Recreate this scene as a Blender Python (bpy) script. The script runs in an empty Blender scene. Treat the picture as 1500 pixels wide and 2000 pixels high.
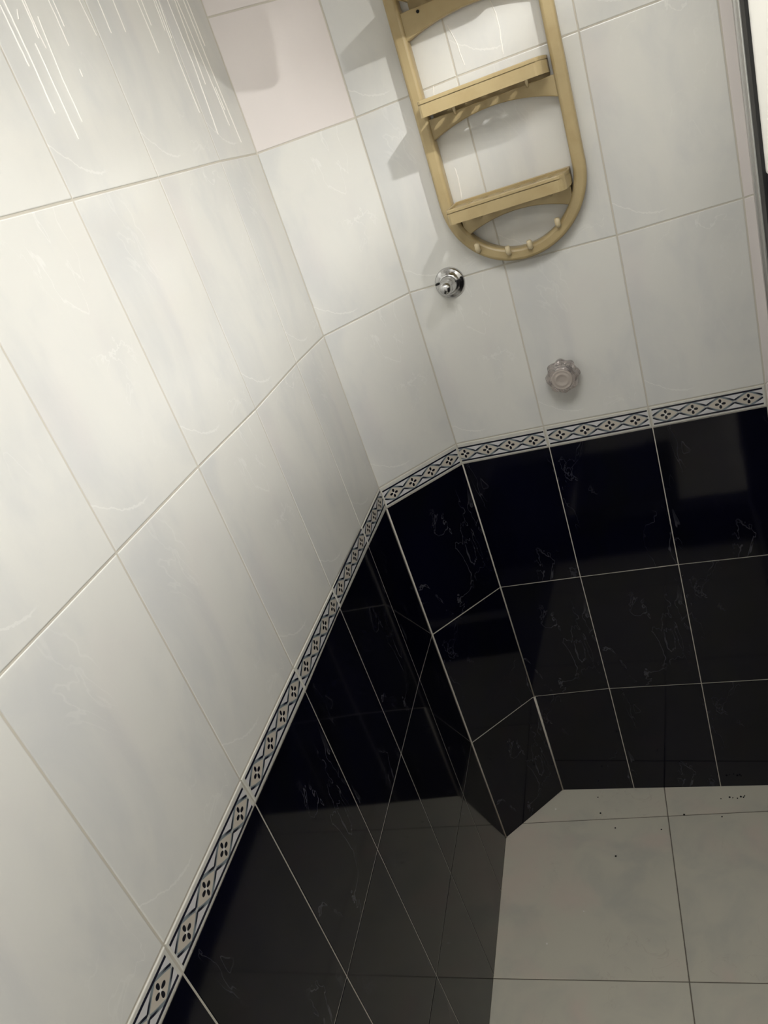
import bpy, bmesh, math, random
from mathutils import Matrix, Vector

random.seed(7)
scene = bpy.context.scene
COL = scene.collection

# ------------------------------------------------------------------ camera
cam_d = bpy.data.cameras.new('camera')
cam = bpy.data.objects.new('camera', cam_d)
COL.objects.link(cam)
CR = ((0.914951, 0.254157, -0.31348), (-0.155709, -0.494306, -0.855229), (-0.372318, 0.831303, -0.412692))
cm = Matrix(((CR[0][0], -CR[1][0], -CR[2][0]), (CR[0][1], -CR[1][1], -CR[2][1]), (CR[0][2], -CR[1][2], -CR[2][2]))).to_4x4()
cm.translation = (0.44165, -1.45297, 1.61585)
cam.matrix_world = cm
cam_d.sensor_fit = 'VERTICAL'
cam_d.sensor_height = 36.0
cam_d.lens = 1509.69 / 2000 * 36.0
cam_d.clip_start = 0.01
scene.camera = cam

# ------------------------------------------------------------------ world, exposure
w = bpy.data.worlds.new('world')
scene.world = w
w.use_nodes = True
w.node_tree.nodes['Background'].inputs[0].default_value = (0.05, 0.05, 0.05, 1)
w.node_tree.nodes['Background'].inputs[1].default_value = 0.2
vs = scene.view_settings
vs.view_transform = 'Standard'
vs.look = 'None'
vs.gamma = 1.0
vs.exposure = 0.0
vs.use_curve_mapping = False
LAMP_POS = (0.655, -0.57, 2.02)     # small flat pendant hanging just outside the shower screen
LAMP_R = 0.017
LAMP_LIP = 0.0050                   # rim below the diffuser
LAMP_STRENGTH = 5450.0
CEIL_FILL_POS = (0.42, -1.40)            # added unseen ceiling disc, soft fill over the shower entrance
CEIL_FILL_R = 0.35
BACKLIGHT_POS = (1.05, -0.13, 1.70)   # added unseen globe, makes the screen glow to fill the back wall
BACKLIGHT_STRENGTH = 25.0
CEIL_FILL_STRENGTH = 12.8
LAMP_COLOR = (1.0, 0.993, 0.978, 1)

# ------------------------------------------------------------------ helpers
def tag(o, label=None, cat=None, group=None, kind=None):
    if label: o['label'] = label
    if cat: o['category'] = cat
    if group: o['group'] = group
    if kind: o['kind'] = kind
    return o

def link(name, me, mat=None, parent=None):
    o = bpy.data.objects.new(name, me)
    COL.objects.link(o)
    if mat and me is not None and len(me.materials) == 0: me.materials.append(mat)
    if parent: o.parent = parent
    return o

def mesh(name, bm, mat=None, parent=None, smooth=False):
    bmesh.ops.recalc_face_normals(bm, faces=bm.faces)
    me = bpy.data.meshes.new(name)
    bm.to_mesh(me); bm.free()
    if smooth:
        for f in me.polygons: f.use_smooth = True
    return link(name, me, mat, parent)

def empty(name, loc=(0, 0, 0)):
    o = bpy.data.objects.new(name, None)
    COL.objects.link(o); o.location = loc
    o.empty_display_size = 0.05
    return o

def box(bm, x0, x1, y0, y1, z0, z1, bev=0.0, seg=2):
    vs_ = [bm.verts.new((x, y, z)) for x in (x0, x1) for y in (y0, y1) for z in (z0, z1)]
    fs = [(0, 1, 3, 2), (4, 6, 7, 5), (0, 4, 5, 1), (2, 3, 7, 6), (0, 2, 6, 4), (1, 5, 7, 3)]
    faces = [bm.faces.new([vs_[i] for i in f]) for f in fs]
    if bev > 0:
        es = list({e for f in faces for e in f.edges})
        bmesh.ops.bevel(bm, geom=es, offset=bev, segments=seg, affect='EDGES', profile=0.5)

def lathe(bm, prof, n=40, axis_m=Matrix(), radfn=None):
    """prof: (radius, height) list, around local z"""
    rings = []
    for r, h in prof:
        ring = []
        for k in range(n):
            a = 2 * math.pi * k / n
            rr = r if radfn is None else radfn(r, h, a)
            ring.append(bm.verts.new(axis_m @ Vector((rr * math.cos(a), rr * math.sin(a), h))))
        rings.append(ring)
    for a, b in zip(rings, rings[1:]):
        for k in range(n):
            bm.faces.new((a[k], a[(k + 1) % n], b[(k + 1) % n], b[k]))
    bm.faces.new(rings[0][::-1]); bm.faces.new(rings[-1])

def tube(bm, pts, r, n=12):
    rings = []
    P = [Vector(p) for p in pts]
    for i, p in enumerate(P):
        d = ((P[min(i + 1, len(P) - 1)] - P[max(i - 1, 0)])).normalized()
        u = d.orthogonal().normalized() if i == 0 else (u - d * u.dot(d)).normalized()
        v = d.cross(u)
        rr = r[i] if isinstance(r, (list, tuple)) else r
        rings.append([bm.verts.new(p + (u * math.cos(2 * math.pi * k / n) + v * math.sin(2 * math.pi * k / n)) * rr) for k in range(n)])
    for a, b in zip(rings, rings[1:]):
        for k in range(n): bm.faces.new((a[k], a[(k + 1) % n], b[(k + 1) % n], b[k]))
    bm.faces.new(rings[0][::-1]); bm.faces.new(rings[-1])

# ------------------------------------------------------------------ node helpers
class NT:
    def __init__(s, name):
        s.m = bpy.data.materials.new(name); s.m.use_nodes = True
        s.t = s.m.node_tree; s.b = s.t.nodes['Principled BSDF']; s.out = s.t.nodes['Material Output']
    def n(s, typ, **kw):
        nd = s.t.nodes.new(typ)
        for k, v in kw.items(): setattr(nd, k, v)
        return nd
    def put(s, sock, v):
        if hasattr(v, 'is_output'): s.t.links.new(v, sock)
        else: sock.default_value = v
    def math(s, op, a, b=0.0, c=0.0, clamp=False):
        nd = s.n('ShaderNodeMath', operation=op); nd.use_clamp = clamp
        for i, v in enumerate((a, b, c)): s.put(nd.inputs[i], v)
        return nd.outputs[0]
    def step(s, v, lo, hi):
        nd = s.n('ShaderNodeMapRange', interpolation_type='SMOOTHSTEP')
        s.put(nd.inputs[0], v); nd.inputs[1].default_value = lo; nd.inputs[2].default_value = hi
        return nd.outputs[0]
    def mix(s, f, a, b):
        nd = s.n('ShaderNodeMix', data_type='RGBA')
        s.put(nd.inputs[0], f); s.put(nd.inputs[6], a); s.put(nd.inputs[7], b)
        return nd.outputs[2]
    def noise(s, vec, scale, detail=3, rough=0.5, dist=0.0, w_=None):
        nd = s.n('ShaderNodeTexNoise', noise_dimensions='4D' if w_ is not None else '3D')
        s.put(nd.inputs['Vector'], vec); nd.inputs['Scale'].default_value = scale
        nd.inputs['Detail'].default_value = detail; nd.inputs['Roughness'].default_value = rough
        nd.inputs['Distortion'].default_value = dist
        if w_ is not None: s.put(nd.inputs['W'], w_)
        return nd.outputs[0]
    def obj(s):
        return s.n('ShaderNodeTexCoord').outputs['Object']
    def bump(s, h, strength, dist):
        nd = s.n('ShaderNodeBump'); nd.inputs['Strength'].default_value = strength; nd.inputs['Distance'].default_value = dist
        s.put(nd.inputs['Height'], h); s.t.links.new(nd.outputs[0], s.b.inputs['Normal'])

def c4(r, g, b): return (r, g, b, 1.0)

def simple(name, col, rough=0.5, metal=0.0, **kw):
    m = NT(name)
    m.b.inputs['Base Color'].default_value = c4(*col)
    m.b.inputs['Roughness'].default_value = rough
    m.b.inputs['Metallic'].default_value = metal
    for k, v in kw.items(): m.b.inputs[k.replace('_', ' ')].default_value = v
    return m

def marble(name, base, cloud, warm, vein, vamt, rough, seedshift=0.0, waves=0.0002, stretch=(1, 0.55, 1), printed=False):
    m = NT(name)
    oc = m.obj()
    mp = m.n('ShaderNodeMapping'); m.t.links.new(oc, mp.inputs[0])
    mp.inputs['Scale'].default_value = stretch
    mp.inputs['Rotation'].default_value = (0, 0, 0.45)
    vec = mp.outputs[0]
    info = m.n('ShaderNodeObjectInfo')
    wv = m.math('ADD', m.math('MULTIPLY', m.math('FLOOR', m.math('MULTIPLY', info.outputs['Random'], 3.0)), 3.7), seedshift)
    n1 = m.noise(vec, 9.0, 5, 0.55, 0.6, wv)
    n2 = m.noise(vec, 6.0, 3, 0.5, 0.4, m.math('ADD', wv, 11.0))
    n3 = m.noise(vec, 11.0, 4, 0.55, 1.2, m.math('ADD', wv, 23.0))
    n4 = m.noise(vec, 7.0, 2, 0.5, 0.0, m.math('ADD', wv, 31.0))
    c = m.mix(m.step(n1, 0.42, 0.72), c4(*base), c4(*cloud))
    c = m.mix(m.math('MULTIPLY', m.step(n2, 0.5, 0.75), 0.7), c, c4(*warm))
    line = m.step(m.math('ABSOLUTE', m.math('SUBTRACT', n3, 0.5)), 0.010, 0.0)
    line = m.math('MULTIPLY', line, m.step(n4, 0.50, 0.66))
    if printed:      # the pale crack printed in the lower left corner of every tile
        sp = m.n('ShaderNodeSeparateXYZ'); m.t.links.new(oc, sp.inputs[0])
        X, Y = sp.outputs[0], sp.outputs[1]
        wob = m.math('MULTIPLY', m.math('SUBTRACT', m.noise(oc, 45.0, 3, 0.6), 0.5), 0.020)
        g = m.math('ADD', m.math('ADD', 0.056, m.math('MULTIPLY', X, -0.95)), m.math('MULTIPLY', m.math('POWER', X, 2.0), 6.2))
        dd = m.math('ABSOLUTE', m.math('ADD', m.math('SUBTRACT', Y, g), wob))
        l2 = m.math('MULTIPLY', m.step(dd, 0.0017, 0.0003), m.step(X, 0.090, 0.070))
        line = m.math('MAXIMUM', line, m.math('MULTIPLY', l2, 1.6), 0, True)
    c = m.mix(m.math('MULTIPLY', line, vamt), c, c4(*vein))
    m.t.links.new(c, m.b.inputs['Base Color'])
    m.b.inputs['Roughness'].default_value = rough
    m.b.inputs['IOR'].default_value = 1.38 if seedshift == 5.0 else 1.5
    if waves: m.bump(m.noise(oc, 14.0, 1, 0.4), 0.25, waves)
    return m

M = {}
M['white'] = marble('white_marble_tile', (0.70, 0.69, 0.645), (0.625, 0.625, 0.605), (0.68, 0.645, 0.62), (0.80, 0.79, 0.75), 0.5, 0.14, printed=True).m
M['pink'] = marble('pale_pink_tile', (0.72, 0.665, 0.635), (0.70, 0.65, 0.62), (0.73, 0.68, 0.65), (0.75, 0.71, 0.68), 0.1, 0.2).m
M['dark'] = marble('dark_marble_tile', (0.0018, 0.0020, 0.0085), (0.0022, 0.0026, 0.0050), (0.0025, 0.0025, 0.0100), (0.075, 0.075, 0.088), 0.9, 0.06, 5.0, 0.00006).m
M['floor'] = marble('grey_floor_tile', (0.62, 0.59, 0.485), (0.53, 0.515, 0.44), (0.66, 0.55, 0.47), (0.48, 0.42, 0.35), 0.4, 0.28, 2.0, 0.0001, (1, 1, 1)).m
M['grout'] = simple('cream_grout', (0.54, 0.505, 0.43), 0.8).m
M['grout_floor'] = simple('brown_floor_grout', (0.16, 0.14, 0.11), 0.85).m
M['plaster'] = simple('white_plaster', (0.86, 0.85, 0.83), 0.8).m
M['alu'] = simple('aluminium', (0.62, 0.62, 0.60), 0.3, 1.0).m
M['black'] = simple('black_rubber', (0.012, 0.012, 0.012), 0.55).m
M['hole'] = simple('dark_hole', (0.004, 0.004, 0.004), 0.9).m
M['drip'] = simple('white_lime_drip', (0.86, 0.83, 0.77), 0.5).m
M['clear'] = simple('clear_acrylic', (0.93, 0.86, 0.83), 0.10, Transmission_Weight=0.9, IOR=1.36).m
M['core'] = simple('pinkish_index_disc', (0.41, 0.36, 0.32), 0.35).m

def chrome_mat():
    m = NT('worn_chrome')
    n = m.noise(m.obj(), 160.0, 3)
    m.t.links.new(m.mix(m.step(n, 0.5, 0.75), c4(0.60, 0.60, 0.60), c4(0.42, 0.42, 0.41)), m.b.inputs['Base Color'])
    m.b.inputs['Metallic'].default_value = 1.0
    m.b.inputs['Roughness'].default_value = 0.18
    return m.m
M['chrome'] = chrome_mat()

def plastic_mat():
    m = NT('beige_plastic')
    oc = m.obj()
    n = m.noise(oc, 22.0, 4, 0.6)
    m.t.links.new(m.mix(m.step(n, 0.4, 0.75), c4(0.43, 0.335, 0.172), c4(0.39, 0.295, 0.143)), m.b.inputs['Base Color'])
    m.b.inputs['Roughness'].default_value = 0.38
    m.bump(m.noise(oc, 300.0, 2), 0.05, 0.0005)
    return m.m
M['plastic'] = plastic_mat()
M['peg'] = simple('pale_plastic', (0.62, 0.52, 0.33), 0.4).m

def panel_mat(name, col, transl, amount):
    m = NT(name)
    oc = m.obj()
    n = m.noise(oc, 260.0, 2)
    m.b.inputs['Base Color'].default_value = c4(*col)
    m.b.inputs['Roughness'].default_value = 0.55
    m.bump(n, 0.5, 0.0008)
    tr = m.n('ShaderNodeBsdfTranslucent'); tr.inputs[0].default_value = c4(*transl)
    mx = m.n('ShaderNodeMixShader'); mx.inputs[0].default_value = amount
    m.t.links.new(m.b.outputs[0], mx.inputs[1]); m.t.links.new(tr.outputs[0], mx.inputs[2])
    m.t.links.new(mx.outputs[0], m.out.inputs[0])
    return m.m
M['frost'] = panel_mat('white_textured_acrylic', (0.86, 0.85, 0.81), (0.95, 0.94, 0.91), 0.75)
M['smoke'] = panel_mat('dark_purple_acrylic', (0.012, 0.010, 0.018), (0.10, 0.09, 0.11), 0.4)

BW, BH = 0.2, 0.0440
def border_mat():
    m = NT('navy_diamond_border_print')
    sp = m.n('ShaderNodeSeparateXYZ'); m.t.links.new(m.obj(), sp.inputs[0])
    X, Y = sp.outputs[0], sp.outputs[1]
    xm = m.math('DIVIDE', m.math('SUBTRACT', X, 0.0035), BW - 0.007)
    s = m.math('SUBTRACT', m.math('MULTIPLY', m.math('FRACT', m.math('MULTIPLY', xm, 4.0)), 2.0), 1.0)
    v = m.math('SUBTRACT', m.math('MULTIPLY', m.math('DIVIDE', Y, BH), 2.0), 1.0)
    a = m.math('ABSOLUTE', s); wv = m.math('ABSOLUTE', v)
    vv = m.math('DIVIDE', wv, 0.62)
    # slightly curved lozenge
    d = m.math('ADD', a, m.math('POWER', vv, 1.15))
    cream = c4(0.60, 0.585, 0.53); white = c4(0.72, 0.70, 0.65); navy = c4(0.008, 0.009, 0.022)
    beige = c4(0.55, 0.50, 0.425); slate = c4(0.20, 0.235, 0.25); pale = c4(0.62, 0.61, 0.61)
    e = 0.03
    c = m.mix(m.step(d, 0.90 - e, 0.90 + e), beige, slate)
    strokec = m.mix(m.step(vv, 0.45, 0.80), navy, slate)
    c = m.mix(m.step(d, 1.02 - e, 1.02 + e), c, strokec)
    c = m.mix(m.step(d, 1.25 - e, 1.25 + e), c, pale)
    # pale knot where two lozenges meet
    c = m.mix(m.math('MULTIPLY', m.step(a, 0.86, 0.95), m.step(vv, 0.16, 0.08)), c, c4(0.45, 0.45, 0.43))
    # four petals
    fx = m.math('MULTIPLY', a, (BW - 0.007) / 8); fy = m.math('MULTIPLY', wv, BH / 2)
    def petal(p, q):
        t1 = m.math('DIVIDE', m.math('SUBTRACT', p, 0.0056), 0.0039)
        wd = m.math('ADD', 0.0017, m.math('MULTIPLY', p, 0.14))
        t2 = m.math('DIVIDE', q, wd)
        return m.step(m.math('ADD', m.math('POWER', t1, 2.0), m.math('POWER', t2, 2.0)), 1.1, 0.85)
    pt = m.math('MAXIMUM', petal(fx, fy), petal(fy, fx))
    r2 = m.math('SQRT', m.math('ADD', m.math('POWER', fx, 2.0), m.math('POWER', fy, 2.0)))
    c = m.mix(m.step(r2, 0.0030, 0.0022), c, white)
    c = m.mix(pt, c, c4(0.006, 0.007, 0.014))
    # rails
    c = m.mix(m.step(wv, 0.585, 0.615), c, navy)
    c = m.mix(m.step(wv, 0.740, 0.770), c, cream)
    end = m.math('MAXIMUM', m.step(X, 0.0040, 0.0034), m.step(X, BW - 0.0040, BW - 0.0034))
    c = m.mix(end, c, cream)
    m.t.links.new(c, m.b.inputs['Base Color'])
    m.b.inputs['Roughness'].default_value = 0.22
    return m.m
M['border'] = border_mat()

# ------------------------------------------------------------------ the shower walls
ALPHA = 0.047974; BETA = 0.835412; BLEN = 0.201121
D0 = Vector((-math.cos(BETA) * BLEN, -math.sin(BETA) * BLEN, 0))
ZC = 2.45
Z = [0.0, 0.3272, 0.6531, 0.9797, 1.0231, 1.3450, 1.6639, 1.984, 2.304, ZC]
PA, QC, TW = 0.1515, 0.1855, 0.2
A_NODES = {(1, 5): (0.158, 1.3443), (1, 4): (0.1543, 1.0211), (1, 2): (0.1516, 0.6569), (1, 1): (0.1545, 0.33), (2, 6): (0.3536, 1.6634), (2, 5): (0.3531, 1.3412), (2, 4): (0.3530, 1.0233), (2, 3): (0.3510, 0.9829), (2, 2): (0.35, 0.6552), (2, 1): (0.3522, 0.3317), (3, 6): (0.5499, 1.6637), (3, 5): (0.5497, 1.3442), (3, 4): (0.5484, 1.0255), (3, 3): (0.5461, 0.9802), (3, 2): (0.5503, 0.6527), (3, 1): (0.5509, 0.3251), (4, 5): (0.7482, 1.3446), (4, 4): (0.7490, 1.0258), (4, 3): (0.7460, 0.9825), (4, 2): (0.7506, 0.6487), (5, 4): (0.9493, 1.0243), (5, 3): (0.9496, 0.9800)}
C_NODES = {(1, 6): (0.1871, 1.6663), (1, 5): (0.1874, 1.3506), (1, 4): (0.1837, 1.0235), (1, 3): (0.1850, 0.9768), (1, 2): (0.1815, 0.6562), (1, 1): (0.1827, 0.3333), (1, 0): (0.1815, -0.0014), (2, 6): (0.3872, 1.6653), (2, 5): (0.3869, 1.3463), (2, 4): (0.3848, 1.0207), (2, 3): (0.3858, 0.9768), (2, 2): (0.3857, 0.6567), (2, 1): (0.3869, 0.3296), (2, 0): (0.3868, -0.0026), (3, 5): (0.5886, 1.3491), (3, 4): (0.5877, 1.0204), (3, 3): (0.5877, 0.9764)}
AB_Z = {6: 1.6611, 5: 1.3422, 4: 1.0225, 3: 0.9754, 2: 0.6516, 1: 0.3272, 0: -0.003}
BC_Z = {6: 1.6631, 5: 1.348, 4: 1.0229, 3: 0.9756, 2: 0.6547, 1: 0.3245, 0: -0.0015}
GR = 0.0008        # grout depth

def wall(name, origin, right, normal, x0, x1, label, z0=-0.06, z1=ZC, mat=None, th=0.06):
    bm = bmesh.new()
    box(bm, x0, x1, z0, z1, -GR - th, -GR)
    o = mesh(name, bm, mat or M['grout'])
    r, n = Vector(right), Vector(normal)
    m4 = Matrix(((r.x, 0, n.x, origin[0]), (r.y, 0, n.y, origin[1]), (r.z, 1, n.z, 0), (0, 0, 0, 1)))
    o.matrix_world = m4
    tag(o, label, 'wall', kind='structure')
    return o

def tile(name, parent, q, mat, gap=0.0012, bev=0.0009, lift=0.0, jit=0.0003, origin=None):
    """q: four corners lower-left, lower-right, upper-right, upper-left (x, y) in the wall's frame"""
    ox, oy = origin if origin else q[0]
    bm = bmesh.new()
    cx = sum(p[0] for p in q) / 4; cy = sum(p[1] for p in q) / 4
    def ring(ins, n, js=None):
        out = []
        for k, (x, y) in enumerate(q):
            sx = ins if k in (0, 3) else -ins
            sy = ins if k in (0, 1) else -ins
            out.append(bm.verts.new((x + sx - ox, y + sy - oy, n + (js[k] if js else 0))))
        return out
    js = [random.uniform(-jit, jit) for _ in range(4)]
    r0 = ring(gap, -GR - 0.002); r1 = ring(gap, -bev * 0.8 + lift, js); r2 = ring(gap + bev * 0.4, -bev * 0.25 + lift, js); r3 = ring(gap + bev * 1.3, lift, js)
    for a, b in ((r0, r1), (r1, r2), (r2, r3)):
        for k in range(4): bm.faces.new((a[k], a[(k + 1) % 4], b[(k + 1) % 4], b[k]))
    bm.faces.new(r3)
    o = mesh(name, bm, mat, parent)
    o.location = (ox, oy, 0)
    return o

nA = (math.cos(ALPHA), math.sin(ALPHA), 0); rA = (-math.sin(ALPHA), math.cos(ALPHA), 0)
nB = (math.sin(BETA), -math.cos(BETA), 0); rB = (math.cos(BETA), math.sin(BETA), 0)
wall_left = wall('wall_left', D0, rA, nA, -2.30, 0.002, 'left shower wall of white marbled tiles above a navy diamond border and black tiles')
wall_corner = wall('wall_corner', D0, rB, nB, -0.002, BLEN + 0.002, 'narrow slanted wall one tile wide between the two shower walls')
wall_back = wall('wall_back', (0, 0, 0), (1, 0, 0), (0, -1, 0), -0.002, 2.0, 'tiled shower wall carrying the beige rack, chrome valve and clear knob')

def rowkind(r):
    return ('dark_tile', M['dark']) if r < 3 else (('border_tile', M['border']) if r == 3 else ('white_tile', M['white']))

# left wall: wall-frame x runs negative away from the corner
def nodeA(c, r):
    if c == 0: return (0.0, AB_Z.get(r, Z[r]))
    u, z = A_NODES.get((c, r), (PA + TW * (c - 1), Z[r]))
    return (-u, z)
for c in range(11):
    for r in range(9):
        nm, mt = rowkind(r)
        q = [nodeA(c + 1, r), nodeA(c, r), nodeA(c, r + 1), nodeA(c + 1, r + 1)]
        tile(nm, wall_left, q, mt, lift=0.0009 if r == 3 else 0, gap=0.0013 if r < 3 else 0.0012, bev=0.0005 if r < 3 else 0.0009, jit=0.0002 if r < 3 else 0.0003)
# slanted corner wall; above eye level the big marbled tile gives way to plain square ones
def nodeB(c, r): return (0.0, AB_Z.get(r, Z[r])) if c == 0 else (BLEN, BC_Z.get(r, Z[r]))
for r in range(6):
    nm, mt = rowkind(r)
    q = [nodeB(0, r), nodeB(1, r), nodeB(1, r + 1), nodeB(0, r + 1)]
    tile(nm, wall_corner, q, mt, lift=0.0009 if r == 3 else 0)
zb = [None, 1.8622, 2.0622, 2.2622, ZC]
for k in range(4):
    lo = (AB_Z[6], BC_Z[6]) if k == 0 else (zb[k], zb[k])
    tile('pink_tile', wall_corner, [(0, lo[0]), (BLEN, lo[1]), (BLEN, zb[k + 1]), (0, zb[k + 1])], M['pink'])
def bead(pts, r):
    bm = bmesh.new(); tube(bm, pts, r, 8); mesh('sealant_bead', bm, M['grout'], wall_corner, True)
bead([(0, z, 0.0006) for z in (0.0, 0.33, 0.66, 0.974)], 0.0021)
bead([(BLEN, z, 0.0006) for z in (0.0, 0.16, 0.324)], [0.0019, 0.0026, 0.0030])
bead([(BLEN, z, 0.0004) for z in (0.325, 0.66, 0.974)], 0.0016)
# back wall: full tiles up to the screen, a cut sliver beside it, then on outside the shower
cx_edges = [0.0, QC, QC + TW, QC + 2 * TW, 0.6085, 0.68, 0.88, 1.08, 1.28, 1.48, 1.68, 1.88, 2.0]
def nodeC(c, r):
    if c == 0: return (0.0, BC_Z.get(r, Z[r]))
    if c == 4 and r in (5,): return (cx_edges[c], 1.3500)
    if c == 4 and r in (4,): return (cx_edges[c], 1.0345)
    return C_NODES.get((c, r), (cx_edges[c], Z[r]))
for c in range(12):
    for r in range(9):
        nm, mt = rowkind(r)
        if c == 3:
            nm, mt = ('pink_tile', M['pink']) if r >= 3 else (nm, mt)
        q = [nodeC(c, r), nodeC(c + 1, r), nodeC(c + 1, r + 1), nodeC(c, r + 1)]
        org = None
        if c == 0: org = (q[1][0] - TW, q[0][1])
        tile(nm, wall_back, q, mt, gap=0.0009 if r < 3 else 0.0012, lift=0.0009 if r == 3 and c != 3 else 0, origin=org)

# room beyond the shower (only seen in reflections)
YF, XR = -2.40, 2.0
wall_front = wall('wall_front', (0, YF, 0), (-1, 0, 0), (0, 1, 0), -XR, 0.2, 'plain white wall opposite the shower wall', mat=M['plaster'])
wall_right = wall('wall_right', (XR, 0, 0), (0, -1, 0), (-1, 0, 0), 0, -YF, 'plain white wall outside the shower', mat=M['plaster'])
bm = bmesh.new(); box(bm, -0.25, XR + 0.05, YF - 0.05, 0.05, ZC, ZC + 0.08)
tag(mesh('ceiling', bm, M['plaster']), 'flat white bathroom ceiling', 'ceiling', kind='structure')

# floor
bm = bmesh.new(); box(bm, -0.25, XR + 0.05, YF - 0.05, 0.05, -0.06, -0.0012)
floor = tag(mesh('floor', bm, M['grout_floor']), 'pale grey stone-look tiled floor', 'floor', kind='structure')
AL = D0 + Vector((math.sin(ALPHA), -math.cos(ALPHA), 0)) * 2.25
ROOM = [Vector((0, 0)), D0.xy, AL.xy, Vector((XR, YF)), Vector((XR, 0))]
ROOM[2] = Vector((AL.x, YF)) if AL.y < YF else AL.xy
def clip(poly, room):
    for i in range(len(room)):
        a, b = room[i], room[(i + 1) % len(room)]
        out = []
        ins = lambda p: (b.x - a.x) * (p.y - a.y) - (b.y - a.y) * (p.x - a.x) >= 0
        for k in range(len(poly)):
            p, q = poly[k], poly[(k + 1) % len(poly)]
            if ins(p): out.append(p)
            if ins(p) != ins(q):
                d1 = (b.x - a.x) * (p.y - a.y) - (b.y - a.y) * (p.x - a.x)
                d2 = (b.x - a.x) * (q.y - a.y) - (b.y - a.y) * (q.x - a.x)
                out.append(p + (q - p) * (d1 / (d1 - d2)))
        poly = out
        if len(poly) < 3: return []
    return poly
FR = 0.052; fo = Vector((0.2595, -0.0875))
fu = Vector((math.cos(FR), math.sin(FR))); fv = Vector((-math.sin(FR), math.cos(FR)))
FT = 0.4005
for i in range(-2, 6):
    for j in range(-7, 2):
        g = 0.0011
        c = [fo + fu * (FT * i + g) + fv * (FT * j + g), fo + fu * (FT * (i + 1) - g) + fv * (FT * j + g),
             fo + fu * (FT * (i + 1) - g) + fv * (FT * (j + 1) - g), fo + fu * (FT * i + g) + fv * (FT * (j + 1) - g)]
        pl = clip(c, ROOM)
        if len(pl) < 3: continue
        bm = bmesh.new()
        cen = sum(pl, Vector((0, 0))) / len(pl)
        org = c[0]
        rings = []
        for sc, zz in ((0, -0.004), (0, -0.0007), (0.0009, 0.0)):
            rings.append([bm.verts.new((*(p + (cen - p).normalized() * sc - org), zz)) for p in pl])
        n = len(pl)
        for a, b in zip(rings, rings[1:]):
            for k in range(n): bm.faces.new((a[k], a[(k + 1) % n], b[(k + 1) % n], b[k]))
        bm.faces.new(rings[-1])
        o = mesh('floor_tile', bm, M['floor'], floor)
        o.location = (org.x, org.y, 0)

def specks(name, spots, r, mat):
    bm = bmesh.new()
    for (x, y) in spots:
        rr = r * random.uniform(0.6, 1.2); n = 6; a0 = random.random()
        lo = [bm.verts.new((x + rr * math.cos(a0 + k * math.pi / 3) * random.uniform(.6, 1.2), y + rr * math.sin(a0 + k * math.pi / 3), 0.0)) for k in range(n)]
        top = bm.verts.new((x, y, rr * 0.5))
        for k in range(n): bm.faces.new((lo[k], lo[(k + 1) % n], top))
    tag(mesh(name, bm, mat, floor), kind='stuff')
specks('dirt_specks', [(0.4032, -0.034), (0.3833, -0.0382), (0.4198, -0.0375), (0.4337, -0.0347), (0.0919, -0.0269), (0.0993, -0.0768), (0.1358, -0.1216), (0.2429, -0.1264), (0.1374, -0.2011), (0.2964, -0.0839), (0.3803, -0.0908), (0.4100, -0.036), (0.428, -0.033), (0.4365, -0.031)], 0.0026, M['hole'])
specks('white_crumbs', [(-0.0149, -0.0624), (0.0679, -0.3449), (-0.0087, -0.4242)], 0.0026, M['drip'])
# dark tiled kerb under the screen
kx0, kx1, kh, ky = 0.612, 0.70, 0.14, -1.12
bm = bmesh.new(); box(bm, kx0, kx1, ky, -0.0005, 0.0, kh)
kerb = tag(mesh('trim_1', bm, M['grout']), 'low dark tiled kerb under the shower screen', 'kerb', kind='structure')
for k in range(6):
    y0, y1 = ky + k * 0.1867 + 0.001, ky + (k + 1) * 0.1867 - 0.001
    bm = bmesh.new(); box(bm, kx0 - 0.006, kx0 + 0.001, y0, y1, 0.001, kh + 0.006, 0.001, 1); mesh('dark_tile', bm, M['dark'], kerb)
    bm = bmesh.new(); box(bm, kx0 + 0.0015, kx1, y0, y1, kh - 0.001, kh + 0.006, 0.001, 1); mesh('dark_tile', bm, M['dark'], kerb)

# added unseen front kerb, its dark tiles deepen the back wall's reflections
bm = bmesh.new(); box(bm, -0.0800, kx1, ky - 0.09, ky - 0.0005, 0.0, kh)
added_kerb = tag(mesh('trim_2', bm, M['grout']), 'low dark tiled kerb added across the shower entrance to darken reflections', 'kerb', kind='structure')
for k in range(4):
    x0, x1 = -0.080 + k * 0.195 + 0.001, -0.080 + (k + 1) * 0.195 - 0.001
    bm = bmesh.new(); box(bm, x0, x1, ky - 0.001, ky + 0.0055, 0.001, kh + 0.006, 0.001, 1); mesh('dark_tile', bm, M['dark'], added_kerb)
    bm = bmesh.new(); box(bm, x0, x1, ky - 0.0905, ky - 0.002, kh - 0.001, kh + 0.006, 0.001, 1); mesh('dark_tile', bm, M['dark'], added_kerb)

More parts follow.
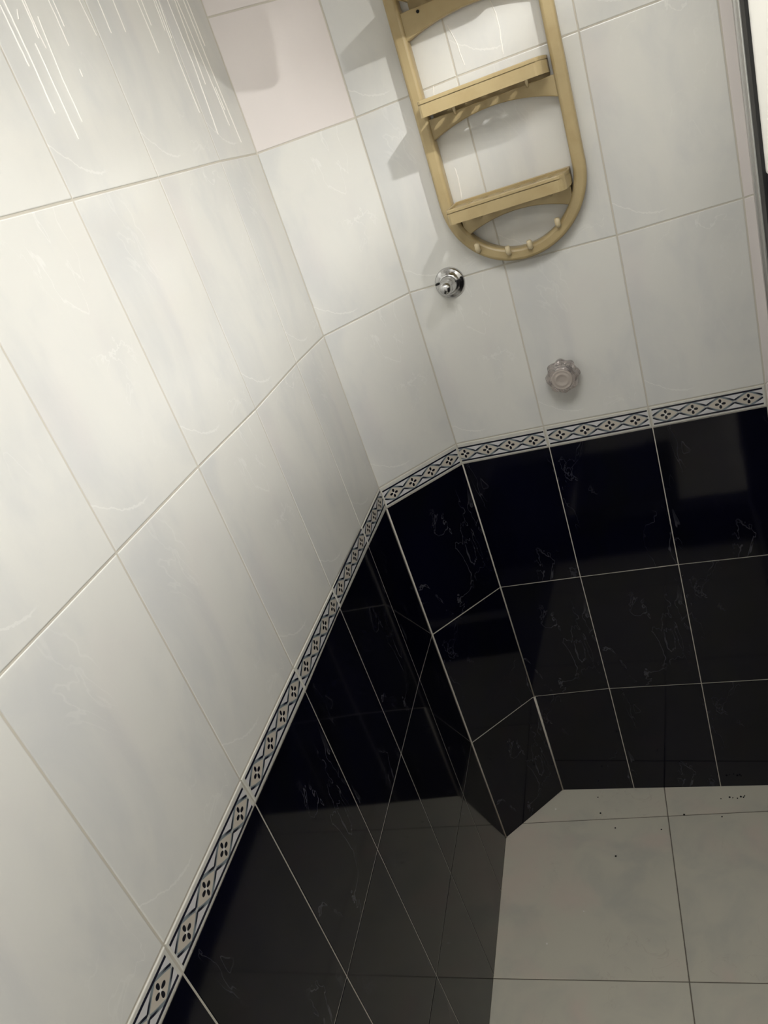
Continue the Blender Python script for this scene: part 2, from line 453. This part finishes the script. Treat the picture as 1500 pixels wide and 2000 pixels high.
# ------------------------------------------------------------------ dried drips on the tiles
A_DRIPS = [[(0.5211, 1.8471), (0.5196, 1.7918)], [(0.5121, 1.90), (0.511, 1.799), (0.5127, 1.7467)], [(0.4915, 1.8137), (0.4913, 1.8064), (0.4911, 1.7196)], [(0.4748, 1.90), (0.4767, 1.8237), (0.4753, 1.8092)], [(0.4803, 1.8943), (0.4792, 1.8346), (0.4809, 1.8188)], [(0.4647, 1.8401), (0.4679, 1.8069), (0.4703, 1.7793), (0.4694, 1.7362)], [(0.4957, 1.845), (0.5011, 1.8355)], [(0.421, 1.8983), (0.4217, 1.8323)], [(0.4323, 1.8975), (0.4295, 1.8404), (0.4295, 1.8127)], [(0.3702, 1.8917), (0.3604, 1.8251)], [(0.3228, 1.8949), (0.3226, 1.8291)], [(0.2844, 1.8974), (0.2851, 1.8316)], [(0.2216, 1.9016), (0.2166, 1.8359), (0.2157, 1.8088)], [(0.2067, 1.9026), (0.2061, 1.8424)], [(0.1618, 1.9058), (0.1641, 1.7959), (0.1605, 1.7318)], [(0.1265, 1.908), (0.1187, 1.7927), (0.1247, 1.6995)], [(0.0984, 1.9104), (0.1024, 1.7684)], [(0.0959, 1.9095), (0.0799, 1.7928), (0.0702, 1.7089)], [(0.0707, 1.9112), (0.0593, 1.7749), (0.0485, 1.6824)], [(0.1517, 1.9005), (0.1579, 1.8284)], [(0.1678, 1.9052), (0.1698, 1.8377)], [(0.0571, 1.8992), (0.0513, 1.8212)], [(0.4281, 1.7894), (0.4287, 1.7815)], [(0.0702, 1.7643), (0.0659, 1.7312)]]
C_DRIPS = [[(0.2657, 1.7808), (0.2667, 1.7508), (0.2708, 1.7313), (0.2717, 1.7092), (0.2697, 1.6951), (0.2682, 1.6725)], [(0.1932, 1.7407), (0.1952, 1.7307), (0.2006, 1.7131), (0.2014, 1.6976), (0.2047, 1.6782)], [(0.1454, 1.6661), (0.1427, 1.651)], [(0.1453, 1.5346), (0.1458, 1.5102), (0.1433, 1.4818)]]
def drips(parent, lines, sgn, wd):
    bm = bmesh.new()
    for i, l in enumerate(lines):
        pts = []
        for (a, b) in zip(l, l[1:]):
            n = max(2, int(abs(a[1] - b[1]) / 0.006))
            for k in range(n):
                t = k / n
                pts.append((a[0] + (b[0] - a[0]) * t + random.uniform(-.0003, .0003), a[1] + (b[1] - a[1]) * t))
        pts.append(l[-1])
        prev = None
        ww = wd * random.uniform(0.6, 1.15)
        for k, (u, z) in enumerate(pts):
            t = k / (len(pts) - 1)
            hw = ww * 0.5 * (0.75 + 0.5 * t) * random.uniform(0.8, 1.15)
            if k == 0 or k == len(pts) - 1: hw *= 0.5
            row = [bm.verts.new((sgn * u - hw, z, -0.0004)), bm.verts.new((sgn * u, z, 0.0011)), bm.verts.new((sgn * u + hw, z, -0.0004))]
            if prev:
                bm.faces.new((prev[0], prev[1], row[1], row[0])); bm.faces.new((prev[1], prev[2], row[2], row[1]))
            prev = row
    o = mesh('dried_drips', bm, M['drip'], parent, True)
    tag(o, kind='stuff')
drips(wall_left, A_DRIPS, -1, 0.0020)
drips(wall_back, C_DRIPS, 1, 0.0034)

# ------------------------------------------------------------------ shower screen on the right
scr = empty('shower_screen', (0.606, 0, kh + 0.006))
tag(scr, 'shower screen with aluminium wall channel, black seal and white textured panel', 'shower screen')
H = 1.973 - kh - 0.006
def part(name, mat, x0, x1, y0, y1, z0, z1, bev=0.001, parent=scr):
    bm = bmesh.new(); box(bm, x0, x1, y0, y1, z0, z1, bev, 2)
    return mesh(name, bm, mat, parent)
ch = part('wall_channel', M['alu'], 0.001, 0.030, -0.036, 0.001, 0, H, 0.002)
part('channel_lip', M['alu'], -0.002, 0.002, -0.014, 0.0005, 0, H, 0.0008, ch)
part('seal', M['black'], 0.004, 0.026, -0.080, -0.034, 0, H, 0.001)
part('upper_panel', M['frost'], 0.009, 0.014, -1.10, -0.078, 1.385 - kh, H - 0.01, 0.001)
part('lower_panel', M['smoke'], 0.009, 0.014, -1.10, -0.078, 0.01, 1.386 - kh, 0.001)
part('top_rail', M['alu'], 0.001, 0.012, -1.12, -0.0365, H - 0.035, H, 0.002)
part('bottom_rail', M['alu'], 0.001, 0.030, -1.12, -0.0365, -0.001, 0.03, 0.002)
part('end_post', M['alu'], 0.001, 0.030, -1.12, -1.09, 0.029, H - 0.034, 0.002)

# ------------------------------------------------------------------ beige ladder rack
RX, RR = 0.234, 0.1270         # centre line, half width
ZL = 1.482                     # centre of the bottom half circle
ZT = 1.955                     # centre of the top half circle
PLATE = 0.029
rack = empty('wall_rack', (RX, 0, ZL - RR))
tag(rack, 'beige plastic ladder-shaped bath rack with box shelves and hook pegs on the tiled wall', 'rack')
RZ0 = ZL - RR
def arch_window(x, zb, zt_side, zt_mid, rc=0.010):
    pts = []
    for k in range(6):   # lower corners
        a = math.pi + k / 5 * math.pi / 2
        pts.append((-x + rc + rc * math.cos(a), zb + rc + rc * math.sin(a)))
    for k in range(6):
        a = 1.5 * math.pi + k / 5 * math.pi / 2
        pts.append((x - rc + rc * math.cos(a), zb + rc + rc * math.sin(a)))
    for k in range(25):
        t = 1 - 2 * k / 24
        pts.append((x * t, zt_side + (zt_mid - zt_side) * (1 - t * t)))
    return pts
outer = [(RR * math.cos(math.pi + math.pi * k / 40), ZL + RR * math.sin(math.pi + math.pi * k / 40)) for k in range(41)]
outer += [(RR * math.cos(math.pi * k / 40), ZT + RR * math.sin(math.pi * k / 40)) for k in range(41)]
XI = 0.1055
inner = [(XI * math.cos(math.pi + math.pi * k / 40), ZL + XI * math.sin(math.pi + math.pi * k / 40)) for k in range(41)]
inner += [(XI * math.cos(math.pi * k / 40), ZT + XI * math.sin(math.pi * k / 40)) for k in range(41)]
def plate(name, outer, holes, depth, bevel, mat, parent, loc=(0, 0, 0), m4=None):
    cu = bpy.data.curves.new(name, 'CURVE'); cu.dimensions = '2D'; cu.fill_mode = 'BOTH'
    cu.extrude = depth / 2 - bevel; cu.bevel_depth = bevel; cu.bevel_resolution = 2; cu.offset = -bevel
    for poly in [outer] + holes:
        sp = cu.splines.new('POLY'); sp.points.add(len(poly) - 1); sp.use_cyclic_u = True
        for p, q in zip(sp.points, poly): p.co = (q[0], q[1], 0, 1)
    tmp = bpy.data.objects.new(name, cu); COL.objects.link(tmp)
    me = bpy.data.meshes.new_from_object(tmp.evaluated_get(bpy.context.evaluated_depsgraph_get()))
    bpy.data.objects.remove(tmp)
    me.transform(m4)
    me.materials.clear()
    o = link(name, me, mat, parent)
    o.location = loc
    return o
# curve plane (x, z), extruded along y
PM = Matrix(((1, 0, 0, 0), (0, 0, -1, -PLATE / 2 - 0.0005), (0, 1, 0, -RZ0), (0, 0, 0, 1)))
frame = plate('frame', outer, [inner], PLATE, 0.0055, M['plastic'], rack, m4=PM)
RUNG = 0.021
RM = Matrix(((1, 0, 0, 0), (0, 0, -1, -RUNG / 2 - 0.003), (0, 1, 0, -RZ0), (0, 0, 0, 1)))
def rung(zside, zmid, ztop, hw):
    pts = [(hw * (1 - 2 * k / 24), zside + (zmid - zside) * (1 - (1 - 2 * k / 24) ** 2)) for k in range(25)]
    pts += [(-hw, ztop), (hw, ztop)]
    return plate('rung', pts, [], RUNG, 0.0015, M['plastic'], rack, m4=RM)
rungs = [rung(1.737, 1.755, 1.7795, 0.112), rung(1.584, 1.6065, 1.6195, 0.112), rung(1.4185, 1.4390, 1.4560, 0.096)]
SD = 0.095      # shelf depth from the wall
def shelf(ztop, xl, xr=0.1000, h=0.0245, SD=SD):
    """box shelf: slotted floor a little below a rim, walls all round, open below"""
    z1 = ztop - RZ0
    rc = 0.015
    x0, x1, yb, yf = xl, xr, 0.0015, SD
    out = [(x0, -yb), (x0, -yf + 0.005), (x0 + 0.0015, -yf + 0.0015), (x0 + 0.005, -yf)]
    for k in range(8):
        a = -math.pi / 2 + k / 7 * math.pi / 2
        out.append((x1 - 0.004 - rc + rc * math.cos(a), -yf + rc + rc * math.sin(a)))
    out.append((x1, -0.045)); out.append((x1, -yb))
    hl = []
    for row, (cy, off) in enumerate(((-0.071, 0.0), (-0.047, 0.0145), (-0.025, 0.0))):
        for k in range(7):
            cx = -0.0740 + off + 0.0285 * k
            if cx > x1 - 0.012 or cx < x0 + 0.01: continue
            hl.append([(cx + 0.0062 * math.cos(-2 * math.pi * j / 16), cy + 0.0095 * math.sin(-2 * math.pi * j / 16)) for j in range(16)])
    t = 0.0022
    zf = z1 - 0.0060
    tm = Matrix(((1, 0, 0, 0), (0, 1, 0, 0), (0, 0, 1, zf), (0, 0, 0, 1)))
    top = plate('shelf', out, hl, t, 0.0004, M['plastic'], rack, m4=tm)
    # wall following the outline, softly rounded at the top
    bm = bmesh.new()
    path = [Vector(p) for p in out]
    N = len(path)
    def off(i, d):
        a = path[(i - 1) % N]; b = path[(i + 1) % N]
        t1 = (path[i] - a).normalized(); t2 = (b - path[i]).normalized()
        n1 = Vector((-t1.y, t1.x)); n2 = Vector((-t2.y, t2.x))
        nn = (n1 + n2).normalized(); c = max(0.5, nn.dot(n1))
        return path[i] + nn * (d / c)
    prof = [(0.0, -h), (0.0, -0.0014), (0.0004, -0.0004), (0.0014, 0.0), (0.0024, -0.0004), (0.0028, -0.0014), (0.0024, -0.0035), (0.0022, -h)]
    rows = []
    for i in range(N):
        rows.append([bm.verts.new((*off(i, d), z1 + zz)) for d, zz in prof])
    K = len(prof)
    for i in range(N):
        a, b = rows[i], rows[(i + 1) % N]
        for k in range(K): bm.faces.new((a[k], a[(k + 1) % K], b[(k + 1) % K], b[k]))
    mesh('shelf_wall', bm, M['plastic'], top)
    bm = bmesh.new(); box(bm, x0 + 0.001, x1 - 0.001, -0.0026, -0.0008, z1 - h - 0.014, z1 - h + 0.004)
    mesh('back_plate', bm, M['plastic'], top)
    for px in (x0 + 0.044, x1 - 0.036):
        bm = bmesh.new()
        tube(bm, [(px, -0.034, zf - 0.001), (px - 0.001, -0.030, z1 - h - 0.004), (px - 0.001, -0.0265, z1 - h - 0.010)], [0.0028, 0.0024, 0.0016], 8)
        mesh('support_peg', bm, M['peg'], top, True)
    return top
shelf(1.4795, -0.1035)
shelf(1.6500, -0.1020, h=0.0250)
shelf(1.8147, -0.0950, h=0.0222, SD=0.120)
# hook pegs on the bottom ring
for (hx, hz) in ((0.1555, 1.3955), (0.2065, 1.3765), (0.2450, 1.3760), (0.2985, 1.3985)):
    bm = bmesh.new()
    x, z = hx - RX, hz - RZ0
    tube(bm, [(x, -0.015, z - 0.003), (x, -0.032, z - 0.003), (x, -0.0365, z - 0.0015), (x, -0.038, z + 0.002), (x, -0.0385, z + 0.0095), (x, -0.0385, z + 0.0110)], [0.0042, 0.0042, 0.0046, 0.0048, 0.0046, 0.0030], 10)
    mesh('hook', bm, M['peg'], rack, True)
# screws through the rungs
for (sx, sz) in ((0.1570, 1.7725), (0.311, 1.7725)):
    bm = bmesh.new()
    lathe(bm, [(0.0026, 0.0), (0.0026, 0.0006)], 14, Matrix.Translation((sx - RX, -RUNG - 0.0033, sz - RZ0)) @ Matrix.Rotation(math.pi / 2, 4, 'X'))
    mesh('screw_hole', bm, M['hole'], rungs[0])

# ------------------------------------------------------------------ chrome valve without its handle
VX, VZ = 0.0815, 1.3465
toroom = Matrix.Rotation(math.pi / 2, 4, 'X')
val = empty('shower_valve', (VX, 0, VZ))
tag(val, 'bare chrome valve stem on a round flange, missing its handle, below the rack', 'valve')
bm = bmesh.new()
lathe(bm, [(0.0285, -0.001), (0.0285, 0.003), (0.0278, 0.0050), (0.0255, 0.0068), (0.0225, 0.0084), (0.0200, 0.0105), (0.0180, 0.0135), (0.0160, 0.0150)], 48, toroom)
fl = mesh('flange', bm, M['chrome'], val, True)
bm = bmesh.new()
lathe(bm, [(0.0165, 0.010), (0.0160, 0.020), (0.0145, 0.027), (0.0130, 0.030), (0.0122, 0.032), (0.0122, 0.044), (0.0116, 0.049), (0.0095, 0.0535), (0.0055, 0.0560), (0.001, 0.0567)], 36, toroom)
mesh('stem', bm, M['chrome'], val, True)
for ang, rad in ((0.12, 0.0243),):
    bm = bmesh.new()
    lathe(bm, [(0.0036, 0.0), (0.0036, 0.0013)], 16, Matrix.Translation((rad * math.cos(ang), -0.0068, rad * math.sin(ang))) @ toroom)
    mesh('screw_hole', bm, M['hole'], fl)
bm = bmesh.new()      # dark slot to the left of the stem
tube(bm, [(-0.0262, -0.0058, 0.0030), (-0.0225, -0.0080, 0.0042), (-0.0190, -0.0118, 0.0052), (-0.0162, -0.0150, 0.0058)], [0.0016, 0.0024, 0.0022, 0.0016], 10)
mesh('slot', bm, M['hole'], fl)

# ------------------------------------------------------------------ clear acrylic knob
KX, KZ = 0.2465, 1.1265
kn = empty('tap_knob', (KX, 0, KZ))
tag(kn, 'clear faceted acrylic tap knob with pinkish disc above the navy border', 'knob')
def lobes(r, h, a):
    if h < 0.006: return r
    return r * (1 + 0.075 * math.cos(8 * a) * min(1, (h - 0.006) / 0.01) * (1 if h < 0.04 else 0.45))
bm = bmesh.new()
lathe(bm, [(0.0150, 0.006), (0.0230, 0.008), (0.0280, 0.014), (0.0290, 0.022), (0.0270, 0.030), (0.0265, 0.036), (0.0250, 0.042), (0.0225, 0.0450), (0.0190, 0.0460), (0.0175, 0.0445), (0.006, 0.0440)], 64, toroom, lobes)
bmesh.ops.scale(bm, vec=(1.07, 1.0, 1.07), verts=bm.verts)
kb = mesh('handle', bm, M['clear'], kn)
bm = bmesh.new()
lathe(bm, [(0.0180, 0.0400), (0.0195, 0.0420), (0.0195, 0.0466), (0.0185, 0.0474), (0.0165, 0.0466), (0.0140, 0.0466), (0.0125, 0.0474), (0.0100, 0.0474), (0.0085, 0.0464), (0.0030, 0.0464)], 32, toroom)
mesh('index_disc', bm, M['core'], kb, True)
bm = bmesh.new()
lathe(bm, [(0.0150, -0.0005), (0.0150, 0.004), (0.0090, 0.006), (0.0070, 0.010), (0.0060, 0.034)], 24, toroom)
mesh('stem', bm, M['chrome'], kn, True)

# ------------------------------------------------------------------ shower head above the picture
sh = empty('shower', (0.145, 0, 2.02))
tag(sh, 'round chrome overhead shower on a bent arm high above the rack', 'shower')
bm = bmesh.new(); lathe(bm, [(0.03, -0.001), (0.03, 0.004), (0.012, 0.012)], 32, toroom); mesh('flange', bm, M['chrome'], sh, True)
bm = bmesh.new(); tube(bm, [(0, 0, 0), (0, -0.09, 0.012), (0, -0.18, 0.008), (0, -0.245, -0.022), (0, -0.270, -0.050)], 0.0095, 14); mesh('arm', bm, M['chrome'], sh, True)
bm = bmesh.new(); lathe(bm, [(0.010, -0.075), (0.024, -0.066), (0.044, -0.046), (0.060, -0.016), (0.066, 0.020), (0.066, 0.046), (0.060, 0.052), (0.01, 0.053)], 40, Matrix.Translation((0, -0.294, -0.110)) @ Matrix.Rotation(math.radians(160), 4, 'X')); mesh('spray_head', bm, M['chrome'], sh, True)

# ------------------------------------------------------------------ pendant lamp
lamp = empty('pendant_lamp', (LAMP_POS[0], LAMP_POS[1], ZC))
tag(lamp, 'small flat glowing pendant lamp hanging on a cord beside the shower screen', 'lamp')
dz = LAMP_POS[2] - ZC
bm = bmesh.new(); lathe(bm, [(0.04, 0.001), (0.04, -0.012), (0.02, -0.02)], 32); mesh('ceiling_rose', bm, M['plaster'], lamp, True)
bm = bmesh.new(); tube(bm, [(0, 0, -0.015), (0, 0, dz + 0.03)], 0.003, 8); mesh('cord', bm, M['black'], lamp, True)
bm = bmesh.new(); lathe(bm, [(0.006, dz + 0.035), (0.016, dz + 0.028), (LAMP_R + 0.003, dz + 0.004), (LAMP_R + 0.003, dz - LAMP_LIP), (LAMP_R + 0.0012, dz - LAMP_LIP), (LAMP_R + 0.0012, dz + 0.0005), (0.003, dz + 0.0005)], 32); mesh('lamp_body', bm, M['plaster'], lamp, True)
bm = bmesh.new(); lathe(bm, [(LAMP_R, 0.0004), (LAMP_R, 0.0), (LAMP_R * 0.9, -0.0003), (0.002, -0.0005)], 32)
gm = NT('lamp_glow')
gm.b.inputs['Base Color'].default_value = c4(0.9, 0.9, 0.9)
gm.b.inputs['Emission Color'].default_value = LAMP_COLOR
gm.b.inputs['Emission Strength'].default_value = LAMP_STRENGTH
g = mesh('diffuser', bm, gm.m, lamp, True)
g.location = (0, 0, dz)

# ------------------------------------------------------------------ ceiling fill light, added to brighten walls and floor
cl = empty('ceiling_fill_light', (CEIL_FILL_POS[0], CEIL_FILL_POS[1], ZC))
tag(cl, 'large round fill light added unseen above the shower entrance', 'lamp')
bm = bmesh.new(); lathe(bm, [(CEIL_FILL_R + 0.012, 0.001), (CEIL_FILL_R + 0.012, -0.02), (CEIL_FILL_R, -0.024), (CEIL_FILL_R - 0.01, -0.018)], 48); mesh('fill_frame', bm, M['plaster'], cl, True)
bm = bmesh.new(); lathe(bm, [(CEIL_FILL_R, -0.019), (CEIL_FILL_R * 0.95, -0.026), (CEIL_FILL_R * 0.7, -0.033), (0.01, -0.036)], 48)
gm2 = NT('ceiling_fill_glow')
gm2.b.inputs['Base Color'].default_value = c4(0.9, 0.9, 0.9)
gm2.b.inputs['Emission Color'].default_value = LAMP_COLOR
gm2.b.inputs['Emission Strength'].default_value = CEIL_FILL_STRENGTH
mesh('diffuser', bm, gm2.m, cl, True)

# ------------------------------------------------------------------ added unseen mat, keeps reflections in the dark tiles black
mat_ = NT('charcoal_pile'); mat_.b.inputs['Base Color'].default_value = c4(0.018, 0.018, 0.02); mat_.b.inputs['Roughness'].default_value = 0.95
mat_.bump(mat_.noise(mat_.obj(), 400.0, 2), 0.8, 0.003)
bmx = empty('added_dark_mat', (0.17, -1.64, 0.0))
tag(bmx, 'charcoal mat added unseen outside the shower kerb to darken tile reflections', 'mat')
bm = bmesh.new(); box(bm, -0.21, 0.21, -0.40, 0.40, 0.0, 0.014, 0.006, 3); mesh('pile', bm, mat_.m, bmx)
bm = bmesh.new(); box(bm, -0.215, 0.215, -0.405, 0.405, 0.0, 0.006, 0.002, 2); mesh('border', bm, M['black'], bmx)

# ------------------------------------------------------------------ added globe that lights the screen from behind
wl = empty('screen_backlight', (BACKLIGHT_POS[0], 0, BACKLIGHT_POS[2]))
tag(wl, 'white glowing globe added unseen behind the shower screen as backlight', 'lamp')
bm = bmesh.new(); lathe(bm, [(0.045, -0.001), (0.045, 0.015), (0.02, 0.03), (0.02, -BACKLIGHT_POS[1] - 0.05)], 32, toroom); mesh('backlight_base', bm, M['chrome'], wl, True)
bm = bmesh.new(); bmesh.ops.create_uvsphere(bm, u_segments=32, v_segments=20, radius=0.06)
gm3 = NT('backlight_glow')
gm3.b.inputs['Base Color'].default_value = c4(0.9, 0.9, 0.9)
gm3.b.inputs['Emission Color'].default_value = LAMP_COLOR
gm3.b.inputs['Emission Strength'].default_value = BACKLIGHT_STRENGTH
g = mesh('globe', bm, gm3.m, wl, True)
g.location = (0, BACKLIGHT_POS[1], 0)
